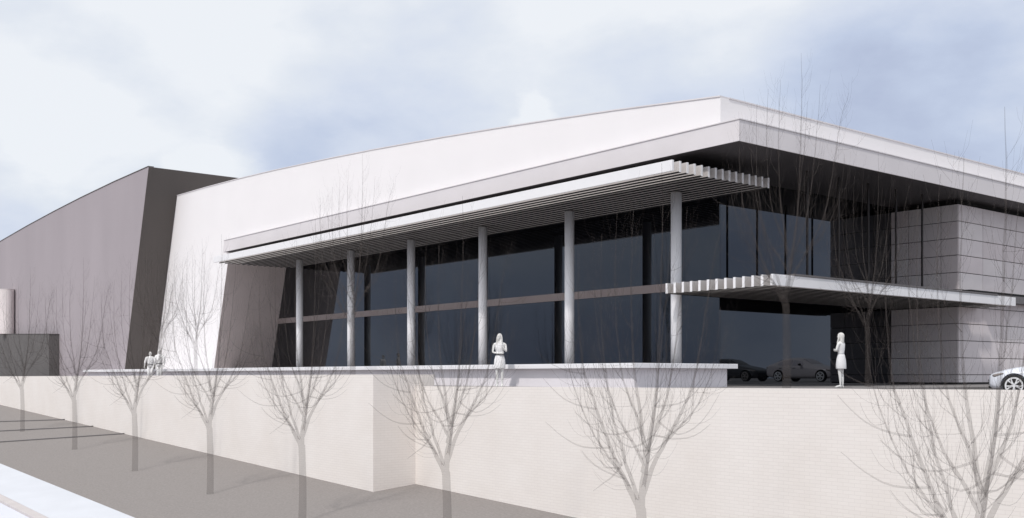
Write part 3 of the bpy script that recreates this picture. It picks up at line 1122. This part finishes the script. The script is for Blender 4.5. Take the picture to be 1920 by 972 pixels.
# ---------------------------------------------------------------- cars
def car(lab, loc, rz, body, glassm, rimm, grp):
    """car facing -x, side -y towards the viewer"""
    t = thing('car', lab, 'car', loc, rz, grp)
    # stations: x, half width, bottom, belt z, top z, roof half width
    st = [(0.0, .55, .34, .52, .60, .45), (.05, .70, .24, .62, .68, .58), (.22, .82, .20, .68, .76, .68), (.55, .89, .19, .73, .86, .72),
          (1.0, .91, .19, .79, .94, .72), (1.45, .92, .19, .84, 1.0, .70), (1.75, .92, .19, .86, 1.17, .62), (2.1, .92, .19, .88, 1.34, .58),
          (2.5, .92, .19, .90, 1.43, .56), (2.9, .92, .19, .91, 1.45, .56), (3.3, .92, .19, .93, 1.42, .55), (3.7, .91, .19, .95, 1.32, .54),
          (4.1, .89, .20, .97, 1.16, .57), (4.4, .86, .24, .97, 1.05, .62), (4.62, .78, .30, .90, .95, .6), (4.68, .66, .38, .8, .84, .5)]
    secs = []
    for x, w, zb, ze, zt, rw in st:
        zm = zb + (ze - zb) * .45
        hp = [(0, zb), (w * .82, zb), (w * .97, zb + .08), (w, zm), (w * .985, ze - .06), (w * .94, ze), (rw + (w * .94 - rw) * .12, ze + (zt - ze) * .80),
              (rw * .8, zt - (zt - ze) * .06), (0, zt)]
        secs.append([(x, -y, z) for y, z in hp] + [(x, y, z) for y, z in hp[-2:0:-1]])
    bm = bmesh.new()
    rings = [[bm.verts.new(p) for p in s_] for s_ in secs]
    n = len(rings[0])
    for a, b in zip(rings, rings[1:]):
        for k in range(n):
            bm.faces.new((a[k], a[(k + 1) % n], b[(k + 1) % n], b[k]))
    bm.faces.new(rings[0][::-1])
    bm.faces.new(rings[-1])
    bmesh.ops.recalc_face_normals(bm, faces=bm.faces[:])
    me = bpy.data.meshes.new('body')
    bm.to_mesh(me)
    bm.free()
    bo = bpy.data.objects.new('body', me)
    C.objects.link(bo)
    ss = bo.modifiers.new('s', 'SUBSURF')
    ss.levels = 2
    ss.render_levels = 2
    bm = bmesh.new()
    for wx in (.72, 3.66):
        for sy in (-1, 1):
            tube(bm, [(wx, sy * .55, .33), (wx, sy * 1.2, .33)], [.385, .385], 40)
    bmesh.ops.recalc_face_normals(bm, faces=bm.faces[:])
    mc = bpy.data.meshes.new('cut')
    bm.to_mesh(mc)
    bm.free()
    cu = bpy.data.objects.new('cut', mc)
    C.objects.link(cu)
    bo_ = bo.modifiers.new('b', 'BOOLEAN')
    bo_.object = cu
    bo_.operation = 'DIFFERENCE'
    bo_.solver = 'EXACT'
    dg = bpy.context.evaluated_depsgraph_get()
    dg.update()
    m2 = bpy.data.meshes.new_from_object(bo.evaluated_get(dg))
    bpy.data.objects.remove(bo)
    bpy.data.objects.remove(cu)
    m2.materials.clear()
    m2.materials.append(body)
    try:
        m2.set_sharp_from_angle(angle=math.radians(38))
    except Exception:
        pass
    m2.polygons.foreach_set('use_smooth', [True] * len(m2.polygons))
    b = bpy.data.objects.new('body', m2)
    C.objects.link(b)
    b.parent = t

    def side(u, v, sy):
        """point on the side of the greenhouse: u = x, v = 0 belt .. 1 roof"""
        for (xa, wa, _, ea, ta, ra), (xb, wb, _, eb, tb, rb) in zip(st, st[1:]):
            if xa <= u <= xb:
                k = (u - xa) / (xb - xa)
                w = wa + (wb - wa) * k
                e = ea + (eb - ea) * k
                tt2 = ta + (tb - ta) * k
                r = ra + (rb - ra) * k
                y0 = w * .94
                y1 = r + (y0 - r) * .12
                return Vector((u, sy * (y0 + (y1 - y0) * v + .012), e + (tt2 - e) * .8 * v + .01))
    for sy in (-1, 1):
        for xs_ in ([(2.0, .08), (2.2, .08), (2.45, .08), (2.72, .08)], [(2.8, .08), (3.1, .08), (3.45, .08), (3.75, .08)]):
            bm = bmesh.new()
            lo_v, hi_v = [], []
            for j, (u, v) in enumerate(xs_):
                lo_v.append(bm.verts.new(side(u, .1, sy)))
                hi_v.append(bm.verts.new(side(u, .82 if (u > 2.1 and u < 3.7) else .55, sy)))
            for j in range(len(xs_) - 1):
                bm.faces.new((lo_v[j], lo_v[j + 1], hi_v[j + 1], hi_v[j]))
            g = bmesh.ops.extrude_face_region(bm, geom=bm.faces[:])
            for v in [e for e in g['geom'] if isinstance(e, bmesh.types.BMVert)]:
                v.co.y -= sy * .05
            obj('side_window', bm, glassm, t)
    for xa, xb, nm in ((1.5, 2.15, 'windscreen'), (3.75, 4.35, 'rear_window')):
        bm = bmesh.new()
        rows = []
        for k in range(4):
            u = xa + (xb - xa) * k / 3
            for (x0_, w0, _, e0, t0, r0), (x1_, w1, _, e1, t1, r1) in zip(st, st[1:]):
                if x0_ <= u <= x1_:
                    kk = (u - x0_) / (x1_ - x0_)
                    tz = t0 + (t1 - t0) * kk
                    rw = r0 + (r1 - r0) * kk
            rows.append([bm.verts.new((u, rw * .82 * q, tz - .02 * q * q + .012)) for q in (-1, -.5, 0, .5, 1)])
        for a, b2 in zip(rows, rows[1:]):
            for j in range(4):
                bm.faces.new((a[j], a[j + 1], b2[j + 1], b2[j]))
        g = bmesh.ops.extrude_face_region(bm, geom=bm.faces[:])
        for v in [e for e in g['geom'] if isinstance(e, bmesh.types.BMVert)]:
            v.co.z -= .05
        obj(nm, bm, glassm, t)
    for sy in (-1, 1):
        bm = bmesh.new()
        tube(bm, [(2.05, sy * .86, .93), (2.03, sy * .98, .97)], [.02, .02], 8)
        tube(bm, [(1.98, sy * 1.0, 1.0), (2.03, sy * 1.03, 1.01), (2.16, sy * 1.02, 1.01)], [.03, .075, .05], 10)
        obj('mirror', bm, M['tyre'], t)
        bm = bmesh.new()
        tube(bm, [(.10, sy * .60, .60), (.2, sy * .74, .645), (.42, sy * .83, .71)], [.045, .06, .02], 8)
        obj('headlight', bm, M['shade'], t, smooth=True)
        bm = bmesh.new()
        tube(bm, [(4.66, sy * .45, .80), (4.62, sy * .7, .82), (4.5, sy * .82, .84)], [.04, .05, .02], 8)
        obj('tail_light', bm, M['shade'], t, smooth=True)
        for u in (2.55, 3.5):
            bm = bmesh.new()
            tube(bm, [(u - .09, sy * .925, .80), (u + .09, sy * .925, .80)], [.012, .012], 6)
            obj('door_handle', bm, M['tyre'], t)
    bm = bmesh.new()
    for z in (.36, .42, .48):
        box(bm, -.02, .03, -.48, .48, z, z + .03)
    obj('grille', bm, M['tyre'], t)
    bm = bmesh.new()
    box(bm, -.004, .10, -.5, .5, .24, .30)
    obj('lower_intake', bm, M['tyre'], t)
    for wx in (.72, 3.66):
        for sy in (-1, 1):
            bm = bmesh.new()
            tube(bm, [(0, sy * .03, 0), (0, sy * .012, 0), (0, 0, 0), (0, -sy * .19, 0), (0, -sy * .2, 0)], [.245, .30, .328, .328, .25], 44)
            wz = obj('wheel', bm, M['tyre'], t)
            wz.location = (wx, sy * .90, .33)
            rb_ = bmesh.new()
            seg = 40
            # outer ring of the rim
            def ring(r0, r1, y0, y1):
                a = [rb_.verts.new((r0 * math.cos(2 * PI * k / seg), y0, r0 * math.sin(2 * PI * k / seg))) for k in range(seg)]
                c = [rb_.verts.new((r1 * math.cos(2 * PI * k / seg), y1, r1 * math.sin(2 * PI * k / seg))) for k in range(seg)]
                for k in range(seg):
                    rb_.faces.new((a[k], a[(k + 1) % seg], c[(k + 1) % seg], c[k]))
            ring(.262, .215, sy * .036, sy * .034)
            ring(.215, .20, sy * .034, -sy * .02)
            ring(.262, .262, sy * .036, 0)
            for k in range(5):
                a0 = PI / 2 + PI / 5 + 2 * PI * k / 5
                for da in (-.22, .22):
                    p0 = Vector((.05 * math.cos(a0), sy * .038, .05 * math.sin(a0)))
                    p1 = Vector((.13 * math.cos(a0 + da * .7), sy * .036, .13 * math.sin(a0 + da * .7)))
                    p2 = Vector((.222 * math.cos(a0 + da), sy * .03, .222 * math.sin(a0 + da)))
                    tube(rb_, [p0, p1, p2], [.032, .022, .026], 6)
            tube(rb_, [(0, sy * .0, 0), (0, sy * .055, 0)], [.06, .05], 20)
            obj('rim', rb_, rimm, wz)
    return t


cg = 'cars parked on the terrace'
# near car, seen only by its nose at the right edge; turned square to the line of sight
pxf = (1857 - 960) / 1978
dep = 33.0
fx, fy = (-CA + SA * pxf) * dep, (SA + CA * pxf) * dep
ang = math.atan2(.88 * 1 - .0, .60)     # heading of the car's length
car('pale blue white car whose nose shows at the right edge behind the wall', (fx - .44, fy + .79, TZ - .27), math.radians(25.7), M['carw'], M['cglw'], M['rim'], cg)
# two cars farther right: seen mirrored in the entrance glass
car('grey car whose full side is mirrored in the entrance glass', (-15.1, 52.9, TZ), 0, M['carg'], M['cglg'], M['rim'], cg)
car('black car whose front is mirrored in the glass beside the plinth', (-9.7, 52.9, TZ), 0, M['card'], M['cgld'], M['shade'], cg)
